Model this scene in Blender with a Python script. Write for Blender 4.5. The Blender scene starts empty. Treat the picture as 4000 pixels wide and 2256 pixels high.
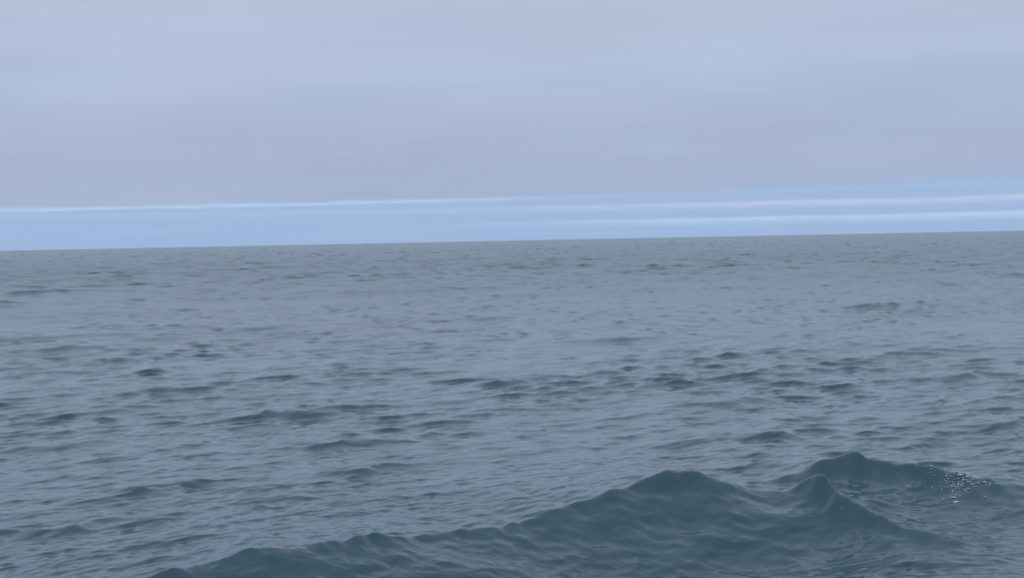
import bpy, math
import numpy as np

scene = bpy.context.scene
R = math.radians
rng = np.random.default_rng(11)


def lin(r, g, b):
    """8 bit display colour -> linear"""
    return tuple(c / 12.92 if c <= .04045 else ((c + .055) / 1.055) ** 2.4 for c in (r / 255, g / 255, b / 255))


# ------------------------------------------------------------------ camera
EYE = 2.4
cam_data = bpy.data.cameras.new('camera')
cam_data.lens = 48.0
cam_data.sensor_width = 36.0
cam_data.clip_start = .1
cam_data.clip_end = 60000
cam = bpy.data.objects.new('camera', cam_data)
scene.collection.objects.link(cam)
cam.location = (0, 0, EYE)
cam.rotation_mode = 'QUATERNION'
from mathutils import Quaternion, Euler
PITCH, ROLL = R(2.034), R(-1.134)
cam.rotation_quaternion = Euler((R(90) - PITCH, 0, 0)).to_quaternion() @ Quaternion((0, 0, 1), ROLL)
scene.camera = cam

scene.view_settings.view_transform = 'Standard'
scene.view_settings.look = 'None'
scene.view_settings.gamma = 1
scene.view_settings.exposure = 0
scene.view_settings.use_curve_mapping = False
scene.render.film_transparent = False
scene.cycles.use_denoising = False
scene.cycles.max_bounces = 6

# ------------------------------------------------------------------ sky
SUN_EL, SUN_AZ = 48.0, 195.0      # high, behind the camera, veiled by the cloud deck
BG = .1
world = bpy.data.worlds.new('World')
scene.world = world
world.use_nodes = True
nt = world.node_tree
nt.nodes.clear()


class X:
    """tiny expression layer over Math nodes"""
    def __init__(self, sock): self.s = sock
    def _b(self, op, o, swap=False):
        n = nt.nodes.new('ShaderNodeMath'); n.operation = op
        a, b = (o, self) if swap else (self, o)
        for i, v in enumerate((a, b)):
            if isinstance(v, X): nt.links.new(v.s, n.inputs[i])
            else: n.inputs[i].default_value = v
        return X(n.outputs[0])
    def __add__(self, o): return self._b('ADD', o)
    __radd__ = __add__
    def __sub__(self, o): return self._b('SUBTRACT', o)
    def __rsub__(self, o): return self._b('SUBTRACT', o, True)
    def __mul__(self, o): return self._b('MULTIPLY', o)
    __rmul__ = __mul__
    def __truediv__(self, o): return self._b('DIVIDE', o)
    def un(self, op):
        n = nt.nodes.new('ShaderNodeMath'); n.operation = op
        nt.links.new(self.s, n.inputs[0]); return X(n.outputs[0])
    def atan2(self, o): return self._b('ARCTAN2', o)
    def max(self, o): return self._b('MAXIMUM', o)
    def gauss(self, w):
        t = self / w
        return (0 - t * t).un('EXPONENT')
    def bank(self, up, down):
        t = self.max(0.0) / up + (0 - (0 - self).max(0.0)) / down
        return (0 - t * t).un('EXPONENT')
    def step(self, a, b):
        n = nt.nodes.new('ShaderNodeMapRange'); n.interpolation_type = 'SMOOTHSTEP'
        nt.links.new(self.s, n.inputs[0]); n.inputs[1].default_value = a; n.inputs[2].default_value = b
        return X(n.outputs[0])


def vec(x, y, z):
    n = nt.nodes.new('ShaderNodeCombineXYZ')
    for i, v in enumerate((x, y, z)):
        if isinstance(v, X): nt.links.new(v.s, n.inputs[i])
        else: n.inputs[i].default_value = v
    return n.outputs[0]


def noise(v, scale, detail=4, rough=.5):
    n = nt.nodes.new('ShaderNodeTexNoise')
    nt.links.new(v, n.inputs['Vector'])
    n.inputs['Scale'].default_value = scale; n.inputs['Detail'].default_value = detail
    n.inputs['Roughness'].default_value = rough
    return X(n.outputs[0]) - .5


def mix(fac, a, b, blend='MIX'):
    n = nt.nodes.new('ShaderNodeMix'); n.data_type = 'RGBA'; n.blend_type = blend
    if isinstance(fac, X): nt.links.new(fac.s, n.inputs[0])
    else: n.inputs[0].default_value = fac
    for sock, v in ((n.inputs[6], a), (n.inputs[7], b)):
        if isinstance(v, tuple): sock.default_value = (*v, 1)
        else: nt.links.new(v, sock)
    return n.outputs[2]


def sky_colour(r, g, b):
    return tuple(c / BG for c in lin(r, g, b))


tc = nt.nodes.new('ShaderNodeTexCoord')
sep = nt.nodes.new('ShaderNodeSeparateXYZ')
nt.links.new(tc.outputs['Generated'], sep.inputs[0])
dx, dy, dz = (X(sep.outputs[i]) for i in range(3))
el = dz.un('ARCSINE') * 57.2958            # elevation, degrees
az = dx.atan2(dy) * 57.2958                # azimuth, degrees from +Y
# cloud deck seen as a flat sheet overhead

zz = dz.max(0.0) + .03
pu, pv = dx / zz, dy / zz
deck = vec(pu, pv, 0.0)
deck_broad = noise(vec(pu * .16 + 3.1, pv * .55, 0.0), 1.0, 3, .55)
deck_fine = noise(vec(pu * .35, pv * 1.5, 4.0), 1.0, 5, .6)
lump = noise(vec(pu * .22 + 1.7, pv * .30, 11.), 1.0, 5, .6)
mott = noise(vec(az * .055 + el * .03, el * .24 - az * .006, 5.), 1.0, 3, .5)      # broad soft patches
mott2 = noise(vec(az * .20, el * .75, 15.), 1.0, 4, .6)
low = noise(vec(az * .035, el * .9, 7.0), 1.0, 4, .55)       # long flat banks low in the sky
mauve = noise(vec(az * .04 + 9., el * .25, 2.0), 1.0, 3, .5)

ramp = nt.nodes.new('ShaderNodeValToRGB')
ramp.color_ramp.interpolation = 'EASE'
el90 = (el + deck_broad * 1.6 + mott * 4.0 + low * .8) / 90.0
nt.links.new(el90.s, ramp.inputs[0])
cr = ramp.color_ramp
stops = [(1.5, (167, 182, 209)), (3.5, (167, 181, 208)), (5.6, (170, 185, 211)), (8.0, (178, 193, 217)),
         (11., (181, 198, 220)), (30., (188, 203, 224)), (90., (196, 209, 228))]
while len(cr.elements) < len(stops): cr.elements.new(.5)
for e, (p, c) in zip(cr.elements, stops):
    e.position = p / 90; e.color = (*lin(*c), 1)
deck_col = nt.nodes.new('ShaderNodeVectorMath'); deck_col.operation = 'SCALE'
nt.links.new(ramp.outputs[0], deck_col.inputs[0])
bright = (1.0 + deck_fine * .05 + low * .06 + lump * .05 + mott * .16 + mott2 * .07) / BG
nt.links.new(bright.s, deck_col.inputs['Scale'])
deck_c = deck_col.outputs[0]
deck_c = mix((mauve * 3.0 + .1).step(-.2, .8), deck_c, (1.035, .985, 1.005), 'MULTIPLY')

sky = nt.nodes.new('ShaderNodeTexSky')
sky.sky_type = 'NISHITA'; sky.sun_disc = False
sky.sun_elevation = R(SUN_EL); sky.sun_rotation = R(SUN_AZ)
sky.altitude = 0; sky.air_density = 1.0; sky.dust_density = .6; sky.ozone_density = 3.0
# clear air under the far edge of the deck: sky with a thin bluish veil
clear = mix(.92, sky.outputs[0], sky_colour(153, 183, 223))
# flat streaks lit from beyond the deck
wob = noise(vec(az * .30, 1.0, 0.0), 1.0, 6, .65)
wob2 = noise(vec(az * .10, 5.0, 0.0), 1.0, 4, .6)
fray = noise(vec(az * .5, el * 6.0, 3.0), 1.0, 5, .62)
left = 1.0 - az.step(-5., 5.)
right = az.step(-6., 13.)
s1 = (el - (1.74 + wob * .20 + dx * .45)).gauss(noise(vec(az * .28, 9.0, 1.0), 1.0, 4, .6) * .16 + .075) * (left * .80 + .14) * (1.0 + fray * 3.0)
s2 = (el - (1.36 + wob2 * .20 + wob * .07)).bank(.06, .20) * (right * .75 + .22) * (1.0 + noise(vec(az * .2, 12., 1.), 1., 3, .6) * 2.) * (1.0 + fray * 2.0)
s3 = (el - (.73 + wob2 * .15 + wob * .05)).bank(.055, .20) * (right * .8 + .08) * (1.0 + noise(vec(az * .2, 15., 1.), 1., 3, .6) * 2.) * (1.0 + fray * 2.0)
clear = mix((noise(vec(az * .05, el * 2.6, 8.), 1.0, 4, .6) * 2.2 + .2).step(0., 1.), clear, sky_colour(168, 188, 221))
edge = el - 1.80 - dx * .45 - wob * .16 - (az.step(6., 24.) * .28) + low * .3
cover = edge.step(-.08, .08) * left + edge.step(-.5, .45) * (1.0 - left)
col = mix(cover, clear, deck_c)
col = mix(s1.max(0.0), col, sky_colour(176, 206, 235))
col = mix(s2.max(0.0), col, sky_colour(183, 200, 229))
col = mix(s3.max(0.0), col, sky_colour(182, 206, 233))
bg = nt.nodes.new('ShaderNodeBackground'); bg.inputs['Strength'].default_value = BG
nt.links.new(col, bg.inputs['Color'])
wo = nt.nodes.new('ShaderNodeOutputWorld')
nt.links.new(bg.outputs[0], wo.inputs['Surface'])

sun_data = bpy.data.lights.new('sun', 'SUN')
sun_data.energy = .5
sun_data.angle = R(40)
sun_data.color = (1, .97, .93)
sun = bpy.data.objects.new('sun', sun_data)
scene.collection.objects.link(sun)
sun.location = (0, -10, 30)
sd = np.array([math.sin(R(SUN_AZ)) * math.cos(R(SUN_EL)), math.cos(R(SUN_AZ)) * math.cos(R(SUN_EL)), math.sin(R(SUN_EL))])
from mathutils import Vector
sun.rotation_euler = Vector(sd).to_track_quat('Z', 'Y').to_euler()

# ------------------------------------------------------------------ sea surface
WIND = np.array([.55, -.835]); WIND /= np.linalg.norm(WIND)      # waves run towards the boat and to the right


class Tile:
    """periodic patch of sea from a directional spectrum (FFT), sampled bicubically"""
    def __init__(self, L, N, lmin, lmax, lpeak, slope, spread, turn=0., chop=1., seed=0, power=4.0):
        g = np.random.default_rng(seed)
        k1 = 2 * np.pi * np.fft.fftfreq(N, L / N)
        kx, ky = np.meshgrid(k1, k1, indexing='xy')
        k = np.hypot(kx, ky); k[0, 0] = 1
        kp = 2 * np.pi / lpeak
        S = k ** -power * np.exp(-1.25 * (kp / k) ** 2)
        lo, hi = 2 * np.pi / lmax, 2 * np.pi / lmin
        S *= (k > lo) * np.clip((hi - k) / (hi * .4), 0, 1)
        c, s = math.cos(turn), math.sin(turn)
        w = np.array([c * WIND[0] - s * WIND[1], s * WIND[0] + c * WIND[1]])
        cs = (kx * w[0] + ky * w[1]) / k
        S *= np.maximum(np.abs(cs), 1e-3) ** spread * np.where(cs > 0, 1, .25)
        S[0, 0] = 0
        a = (g.standard_normal((N, N)) + 1j * g.standard_normal((N, N))) * np.sqrt(S)
        hx = np.fft.ifft2(1j * kx * a).real; hy = np.fft.ifft2(1j * ky * a).real
        a *= slope / math.sqrt((hx ** 2 + hy ** 2).mean())
        self.h = np.fft.ifft2(a).real.astype(np.float32)
        self.dx = (-chop * np.fft.ifft2(-1j * kx / k * a).real).astype(np.float32)
        self.dy = (-chop * np.fft.ifft2(-1j * ky / k * a).real).astype(np.float32)
        self.gx = np.fft.ifft2(1j * kx * a).real.astype(np.float32); self.gy = np.fft.ifft2(1j * ky * a).real.astype(np.float32)
        self.L, self.N = L, N

    def sample(self, x, y, fields=None):
        N = self.N
        u = x / self.L * N; v = y / self.L * N
        iu = np.floor(u).astype(np.int64); iv = np.floor(v).astype(np.int64)
        fu = (u - iu).astype(np.float32); fv = (v - iv).astype(np.float32)

        def cub(t):
            return (-.5 * t + t * t - .5 * t ** 3, 1 - 2.5 * t * t + 1.5 * t ** 3,
                    .5 * t + 2 * t * t - 1.5 * t ** 3, -.5 * t * t + .5 * t ** 3)
        cu, cv = cub(fu), cub(fv)
        fields = fields or (self.h, self.dx, self.dy)
        out = [np.zeros(len(x), np.float32) for _ in fields]
        for j in range(4):
            row = ((iv + j - 1) % N) * N
            for i in range(4):
                idx = row + (iu + i - 1) % N
                wgt = cu[i] * cv[j]
                for o, f in zip(out, fields):
                    o += wgt * f.ravel()[idx]
        return out


def smooth(a, b, x):
    t = np.clip((x - a) / (b - a), 0, 1)
    return t * t * (3 - 2 * t)


# polar sheet: dense where the surface is near, out to the horizon and all the way round
ang = np.concatenate([np.arange(-180, -40, 2.), np.arange(-40, -22, .12), np.arange(-22, 22, .0455),
                      np.arange(22, 40, .12), np.arange(40, 180, 2.)])
rows = [0.6]
while rows[-1] < 8.6: rows.append(rows[-1] * 1.08)
px = EYE * 1365.
while rows[-1] < 700:
    r0 = rows[-1]
    rows.append(r0 + min(max(.60 * r0 * r0 / px, .012), .42 + .38 * (r0 / 100) ** 1.6))
while rows[-1] < 16000: rows.append(rows[-1] * 1.024)
rad = np.array(rows)
na, nr = len(ang), len(rad)
A, RR = np.meshgrid(np.radians(ang), rad, indexing='xy')
X0 = (RR * np.sin(A)).ravel(); Y0 = (RR * np.cos(A)).ravel(); D0 = RR.ravel()

tileA = Tile(47.3, 1024, 1.1, 14., 3.0, .056, 4.5, .45, 1.3, 42)
tileB = Tile(29.1, 1024, .32, 2.6, .85, .105, 4.0, -.05, 1.1, 5, 3.7)
tileF = Tile(61.7, 1024, 1.3, 6., 2.4, .09, 6., -.1, 1.2, 15, 3.9)
tileC = Tile(6.7, 1024, .11, .5, .24, .085, 1.2, -.1, .6, 8, 3.7)
tileD = Tile(3.7, 512, .05, .15, .09, .05, 1.0, -.3, .5, 19, 3.6)
swell = Tile(311., 512, 7., 60., 15., .032, 4., .5, 1., 12)


def rot(x, y, a):
    c, s = math.cos(a), math.sin(a)
    return c * x - s * y, s * x + c * y


def sea(x, y, d, big, patch, patch2):
    """displacement of the open sea at rest position x, y; short waves stop where the sheet gets too coarse for them"""
    px_, py_, pz_ = np.zeros(len(x)), np.zeros(len(x)), np.zeros(len(x))
    for t, f, a in ((tileA, 1 - smooth(3000, 9000, d), 0.), (tileB, 1 - smooth(45, 160, d), .0),
                    (tileC, 1 - smooth(16, 42, d), 0.), (tileD, 1 - smooth(11.5, 17, d), 0.), (tileF, smooth(30, 120, d) * (1 - smooth(3000, 9000, d)), 0.), (swell, 1 - smooth(2000, 6000, d), 0.)):
        m = f > 0
        h, hx, hy = t.sample(x[m], y[m])
        if t is tileB: f = f * patch * (.66 + .34 * smooth(11, 18, d)) * (1 - .25 * smooth(22, 40, d)) * (1 - .3 * smooth(.03, .25, big))
        if t is tileC: f = f * (1 - .15 * smooth(.03, .25, big))
        if t is swell: f = f * (.55 + .45 * smooth(40, 150, d))
        if t is tileF: f = f * patch2
        if t is tileA: f = f * (.6 + .25 * smooth(11, 22, d)) * (1 - .6 * smooth(.03, .2, big))
        pz_[m] += h * f[m]; px_[m] += hx * f[m]; py_[m] += hy * f[m]
        m &= d > 60
        if m.any():
            hx, hy = t.sample(x[m], y[m], (t.gx, t.gy))
            GX[m] += hx * f[m]; GY[m] += hy * f[m]
    return px_, py_, pz_


def gust(x, y, s, seed):
    g = np.random.default_rng(seed); o = np.zeros(len(x))
    for _ in range(7):
        a = g.uniform(0, 6.28); k = s * g.uniform(.5, 1.6)
        o += np.sin(k * (x * math.cos(a) + y * math.sin(a)) + g.uniform(0, 6.28))
    return o / 7 ** .5



# the big steep waves close to the boat: crest points (x, y, height)
FRONT = np.array([.42, -.907])
crest_main = [(-4.6, 7.25, .10), (-3.2, 8.38, .17), (-2.75, 8.72, .24), (-2.45, 8.95, .29), (-2.1, 9.22, .31),
              (-1.83, 9.42, .33), (-1.66, 9.56, .34), (-1.5, 9.66, .30), (-1.3, 9.8, .31), (-.9, 10.1, .26), (-.46, 10.45, .19),
              (0., 10.8, .22), (.33, 11.04, .30), (.67, 11.3, .34), (1.09, 11.6, .38), (1.36, 11.8, .41), (1.52, 11.9, .43),
              (1.65, 11.95, .38), (1.85, 11.97, .29), (2.1, 12.0, .20), (2.35, 12.0, .17)]
crest_peak = [(2.4, 12.05, .16), (2.55, 11.97, .30), (2.72, 11.87, .43), (2.79, 11.77, .36), (2.87, 11.6, .33), (3.0, 11.4, .28),
              (3.2, 11.2, .22), (3.4, 10.95, .16), (3.65, 10.7, .08)]
crest_rear = [(2.1, 12.9, .05), (2.48, 12.95, .07), (2.8, 13., .15), (3.07, 13.0, .26), (3.26, 13.05, .31), (3.36, 13.05, .34),
              (3.5, 12.95, .27), (3.7, 12.9, .22), (3.86, 12.8, .25), (4.05, 12.72, .23), (4.26, 12.6, .20), (4.6, 12.45, .16), (5.4, 12.1, .06)]
# smaller steep wavelets that stand out further off: x, y, height, half width
wavelets = [(0.05, 22.4, .17, .55), (-2.9, 19.2, .16, .7), (12.1, 45.2, .26, .8), (-2.1, 15.8, .12, .5), (-3.3, 13.1, .10, .5),
            (7.4, 22.2, .17, .9), (-9.75, 62., .25, 1.2), (3.24, 16.0, .10, .8), (-3.7, 11.3, .10, .5), (-8.8, 28.8, .17, .9),
            (-1.55, 13.8, .08, .5), (2.9, 32., .16, 1.6), (3.1, 19.1, .10, .6), (-5.4, 16.6, .09, .9), (21., 62., .22, 1.4),
            (6.1, 16.5, .10, .6), (-6.2, 22.4, .10, .8)]


def dense(pts, step=.05):
    p = np.array(pts); seg = np.hypot(*np.diff(p[:, :2], axis=0).T); s = np.r_[0, np.cumsum(seg)]
    t = np.arange(0, s[-1], step)
    q = np.stack([np.interp(t, s, p[:, i]) for i in range(3)], 1)
    ker = np.array([1, 2, 3, 2, 1.]); ker /= ker.sum()
    for i in range(3):
        q[2:-2, i] = np.convolve(q[:, i], ker, 'valid')
    q[:, 2] += np.convolve(rng.normal(0, .016, len(q) + 2), [.3, .4, .3], 'valid')
    return q


def ridge(x, y, pts, lf, lb, lat, pw=1.75, sharp=80.):
    """smooth maximum of steep-fronted profiles centred on the crest points"""
    acc = np.zeros(len(x))
    sx, sy = FRONT; wx, wy = -sy, sx
    for cx, cy, cz in pts:
        ux = x - cx; uy = y - cy
        u = ux * sx + uy * sy; v = ux * wx + uy * wy
        fr = np.clip(1 - np.maximum(u, 0) / lf, 0, 1) ** pw
        bk = np.exp(-np.maximum(-u, 0) / lb)
        k = np.where(u > 0, fr, bk) * np.exp(-np.sqrt(v * v + .0016) / lat)
        acc += np.exp(sharp * cz * k) - 1
    return np.log1p(acc) / sharp


def hero(x, y):
    z = np.zeros(len(x)); big = np.zeros(len(x))
    m = (np.abs(x) < 8) & (y > 5) & (y < 17)
    xm, ym = x[m], y[m]
    wob_x, wob_y = .055 * gust(xm, ym, 4., 31) + .022 * gust(xm, ym, 14., 33), .055 * gust(xm, ym, 4., 32) + .022 * gust(xm, ym, 14., 34)
    a = ridge(xm + wob_x, ym + wob_y, dense(crest_main), 1.4, 1.3, .30, 1.8)
    b = ridge(xm + wob_x, ym + wob_y, dense(crest_peak), .85, .45, .24, 2.4)
    c = ridge(xm + wob_x, ym + wob_y, dense(crest_rear), .75, .8, .25, 2.0)
    g = np.random.default_rng(77)
    for pts in (crest_main, crest_peak, crest_rear):           # ragged lips on the crests
        q = dense(pts, .03)
        q[:, 2] = np.maximum(0, np.convolve(g.normal(0, .11, len(q) + 6), np.ones(7) / 7, 'valid')) * np.clip(q[:, 2] / .3, 0, 1)
        lip = ridge(xm + wob_x, ym + wob_y, q[q[:, 2] > .005], .16, .10, .05, 1.6)
        a = a + lip if pts is crest_main else a; b = b + lip if pts is crest_peak else b; c = c + lip if pts is crest_rear else c
    s = np.log(np.exp(40 * a) + np.exp(40 * b) + np.exp(40 * c) - 2) / 40
    big[m] = np.maximum(s, 0)
    # trough in front of the crests
    tr = np.zeros(len(xm))
    for cx, cy, w, h in ((-1.4, 7.9, 1.5, .16), (.9, 10.1, 1.2, .20), (2.3, 10.6, 1.0, .14), (3.9, 11.2, 1.0, .10)):
        tr -= h * np.exp(-((xm - cx) ** 2 + (ym - cy) ** 2) / (w * w))
    z[m] += s + tr
    for cx, cy, h, w in wavelets:
        u = (x - cx) * FRONT[0] + (y - cy) * FRONT[1]; v = -(x - cx) * FRONT[1] + (y - cy) * FRONT[0]
        mm = (np.abs(u) < 4 * w) & (np.abs(v) < 5 * w)
        uu, vv = u[mm], v[mm]
        cu = .35 * np.abs(vv) + .1 * np.sin(4 * vv / w)
        uu = uu + cu
        lf = .6 * w
        fr = np.clip(1 - np.maximum(uu, 0) / lf, 0, 1) ** 1.5
        z[mm] += .6 * h * np.where(uu > 0, fr, np.exp(np.minimum(uu, 0) / (.7 * w))) * np.exp(-(vv / (1.3 * w)) ** 2)
    return z, big


GX, GY = np.zeros(len(X0)), np.zeros(len(X0))       # slopes of the far sea, where the rows stand wider than the waves
HZ, BIG = hero(X0, Y0)
SX, SY, SZ = sea(X0, Y0, D0, BIG, np.clip(1. + .25 * gust(X0, Y0, 1.5, 21), .4, 1.7), np.clip(1. + .25 * gust(X0, Y0, .5, 22), .4, 1.7))
g1 = 1 + .22 * gust(X0, Y0, .45, 1)
LEAN = 1.5 * (1 - smooth(120, 260, D0))          # crests lean downwind: short steep fronts, long easy backs
VZ = SZ * g1 + HZ
LEAN = LEAN.reshape(nr, na)


def cell_area(x, y):
    x = x.reshape(nr, na); y = y.reshape(nr, na)
    return (x[:-1, 1:] - x[:-1, :-1]) * (y[1:, :-1] - y[:-1, :-1]) - (y[:-1, 1:] - y[:-1, :-1]) * (x[1:, :-1] - x[:-1, :-1])


rest_area = cell_area(X0, Y0)
for _ in range(6):                               # no crest may fold over itself
    VX = X0 + SX * g1 + WIND[0] * LEAN.ravel() * SZ; VY = Y0 + SY * g1 + WIND[1] * LEAN.ravel() * SZ
    bad = np.zeros((nr, na)); bad[:-1, :-1] = cell_area(VX, VY) / rest_area < .16
    bad[:, :60] = 0; bad[:, -60:] = 0
    if bad.sum() == 0: break
    for _k in range(12):
        bad = np.maximum.reduce([bad, np.roll(bad, 1, 0), np.roll(bad, -1, 0), np.roll(bad, 1, 1), np.roll(bad, -1, 1)])
    for _k in range(8):
        bad = (2 * bad + np.roll(bad, 2, 0) + np.roll(bad, -2, 0) + np.roll(bad, 2, 1) + np.roll(bad, -2, 1)) / 6
    LEAN = LEAN * (1 - .35 * bad)

nv = na * nr
verts = np.stack([VX, VY, VZ], 1).astype(np.float32)
verts = np.vstack([verts, [[0, 0, 0]]]).astype(np.float32)
ii, jj = np.meshgrid(np.arange(nr - 1), np.arange(na), indexing='ij')
jn = (jj + 1) % na
quads = np.stack([ii * na + jj, ii * na + jn, (ii + 1) * na + jn, (ii + 1) * na + jj], -1).reshape(-1, 4)
# vertex normals of the whole sheet, shared by the pieces cut from it
P = verts[:nv].reshape(nr, na, 3).astype(np.float64)
du = np.roll(P, -1, 1) - np.roll(P, 1, 1)
dv = np.gradient(P, axis=0)
NRM = np.cross(du, dv); NRM /= np.linalg.norm(NRM, axis=2, keepdims=True) + 1e-12
NRM *= np.sign(NRM[..., 2:3])
steep = 1 / np.clip(1 + 1.5 * (GX * WIND[0] + GY * WIND[1]), .45, 2.); GX *= steep; GY *= steep
far_n = np.stack([-GX, -GY, np.ones(nv)], 1).reshape(nr, na, 3); far_n /= np.linalg.norm(far_n, axis=2, keepdims=True)
w_far = smooth(70, 160, RR)[..., None]
NRM = NRM * (1 - w_far) + far_n * w_far
NRM = np.vstack([NRM.reshape(-1, 3), [[0, 0, 1]]]).astype(np.float32)

# the part of the sea's roughness that the sheet does not carry as geometry
unres = .11 + .12 * smooth(math.log(12), math.log(140), np.log(D0)) - .02 * smooth(math.log(140), math.log(1500), np.log(D0))
unres = np.r_[unres, .1].astype(np.float32)


def sheet(name, faces, mat):
    used, inv_ = np.unique(faces.ravel(), return_inverse=True)
    me = bpy.data.meshes.new(name)
    nf = len(faces)
    me.vertices.add(len(used)); me.vertices.foreach_set('co', verts[used].ravel())
    me.loops.add(nf * 4); me.loops.foreach_set('vertex_index', inv_.astype(np.int32).ravel())
    me.polygons.add(nf); me.polygons.foreach_set('loop_start', np.arange(0, nf * 4, 4, dtype=np.int32))
    me.polygons.foreach_set('use_smooth', np.ones(nf, bool))
    me.update(calc_edges=True)
    me.normals_split_custom_set_from_vertices(NRM[used])
    at = me.attributes.new('ripple', 'FLOAT', 'POINT')
    at.data.foreach_set('value', unres[used])
    me.materials.append(mat)
    o = bpy.data.objects.new(name, me)
    scene.collection.objects.link(o)
    return o


# ------------------------------------------------------------------ materials
wm = bpy.data.materials.new('sea_water'); wm.use_nodes = True
t = wm.node_tree; t.nodes.clear()
N = t.nodes.new; Lk = t.links.new
out = N('ShaderNodeOutputMaterial'); bsdf = N('ShaderNodeBsdfPrincipled')
Lk(bsdf.outputs[0], out.inputs[0])
bsdf.inputs['IOR'].default_value = 1.333
geo = N('ShaderNodeNewGeometry')
mp = N('ShaderNodeMapping'); mp.inputs['Rotation'].default_value = (0, 0, R(-25)); mp.inputs['Scale'].default_value = (.05, .12, .1)
Lk(geo.outputs['Position'], mp.inputs[0])
bn = N('ShaderNodeTexNoise'); bn.inputs['Scale'].default_value = 1.; bn.inputs['Detail'].default_value = 3
Lk(mp.outputs[0], bn.inputs[0])
rp = N('ShaderNodeValToRGB')
rp.color_ramp.elements[0].position = .35; rp.color_ramp.elements[0].color = (.046, .104, .113, 1)
rp.color_ramp.elements[1].position = .65; rp.color_ramp.elements[1].color = (.048, .101, .125, 1)
Lk(bn.outputs[0], rp.inputs[0]); Lk(rp.outputs[0], bsdf.inputs['Base Color'])
at = N('ShaderNodeAttribute'); at.attribute_name = 'ripple'
Lk(at.outputs['Fac'], bsdf.inputs['Roughness'])

fm = bpy.data.materials.new('sea_foam'); fm.use_nodes = True
fb = fm.node_tree.nodes['Principled BSDF']
fn = fm.node_tree.nodes.new('ShaderNodeTexNoise'); fn.inputs['Scale'].default_value = 30
fr_ = fm.node_tree.nodes.new('ShaderNodeValToRGB')
fr_.color_ramp.elements[0].color = (.5, .57, .6, 1); fr_.color_ramp.elements[1].color = (.76, .8, .81, 1)
fm.node_tree.links.new(fn.outputs[0], fr_.inputs[0]); fm.node_tree.links.new(fr_.outputs[0], fb.inputs['Base Color'])
fb.inputs['Roughness'].default_value = .5

big_q = BIG[quads].mean(1) > .05
sea_obj = sheet('sea', quads[~big_q], wm)
# close the small hole under the boat's place
sea_obj['kind'] = 'structure'
sea_obj['label'] = 'grey blue choppy open sea reaching to the straight horizon'
wave_obj = sheet('wave', quads[big_q], wm)
wave_obj.parent = sea_obj
wave_obj['label'] = 'large dark teal wave with peaked crests rising in the foreground'


# ------------------------------------------------------------------ foam where the rear crest has just broken
near = np.where((np.abs(VX - 4.1) < 1.6) & (np.abs(VY - 12.6) < 2.))[0]
NX, NY, NZ = VX[near], VY[near], VZ[near]
fv, ff = [], []
PHI = (1 + 5 ** .5) / 2
ico = np.array([(-1, PHI, 0), (1, PHI, 0), (-1, -PHI, 0), (1, -PHI, 0), (0, -1, PHI), (0, 1, PHI), (0, -1, -PHI), (0, 1, -PHI),
                (PHI, 0, -1), (PHI, 0, 1), (-PHI, 0, -1), (-PHI, 0, 1)]) / math.hypot(1, PHI)
icof = [(0, 11, 5), (0, 5, 1), (0, 1, 7), (0, 7, 10), (0, 10, 11), (1, 5, 9), (5, 11, 4), (11, 10, 2), (10, 7, 6), (7, 1, 8),
        (3, 9, 4), (3, 4, 2), (3, 2, 6), (3, 6, 8), (3, 8, 9), (4, 9, 5), (2, 4, 11), (6, 2, 10), (8, 6, 7), (9, 8, 1)]


def blob(x, y, sx_, sy_, sz_):
    k = np.argmin((NX - x) ** 2 + (NY - y) ** 2)
    a = rng.uniform(0, 3.14); c, s_ = math.cos(a), math.sin(a)
    p = ico * (1 + rng.normal(0, .18, (12, 1))) * (sx_, sy_, sz_)
    p = np.stack([c * p[:, 0] - s_ * p[:, 1], s_ * p[:, 0] + c * p[:, 1], p[:, 2]], 1) + (x, y, NZ[k] + sz_ * .7)
    b = sum(len(v) for v in fv)
    fv.append(p); ff.extend([tuple(b + i for i in f) for f in icof])


def strand(x, y, n, turn, size):
    a = rng.uniform(0, 6.28)
    for _ in range(n):
        k_ = rng.lognormal(0, .45)
        if rng.random() < .8: blob(x, y, size * k_ * rng.uniform(.9, 1.9), size * k_ * rng.uniform(.5, .9), size * k_ * rng.uniform(.3, .6))
        a += rng.normal(0, turn); st = size * rng.uniform(.6, 2.); x += math.cos(a) * st; y += math.sin(a) * st


for _ in range(44):
    cx, cy = rng.normal(4.14, .12), rng.normal(12.63, .11)
    strand(cx, cy, rng.integers(10, 32), .4, rng.uniform(.0025, .0055))
for _ in range(50):
    cx, cy = rng.normal(3.98, .22), rng.normal(12.55, .16)
    strand(cx, cy, rng.integers(1, 5), .6, rng.uniform(.003, .0065))
me = bpy.data.meshes.new('foam')
me.from_pydata(np.vstack(fv).tolist(), [], ff)
for p in me.polygons: p.use_smooth = True
me.materials.append(fm)
foam = bpy.data.objects.new('foam', me)
scene.collection.objects.link(foam)
foam['kind'] = 'stuff'
foam['label'] = 'small flecks of white foam on the right hand wave crest'
foam['category'] = 'foam'
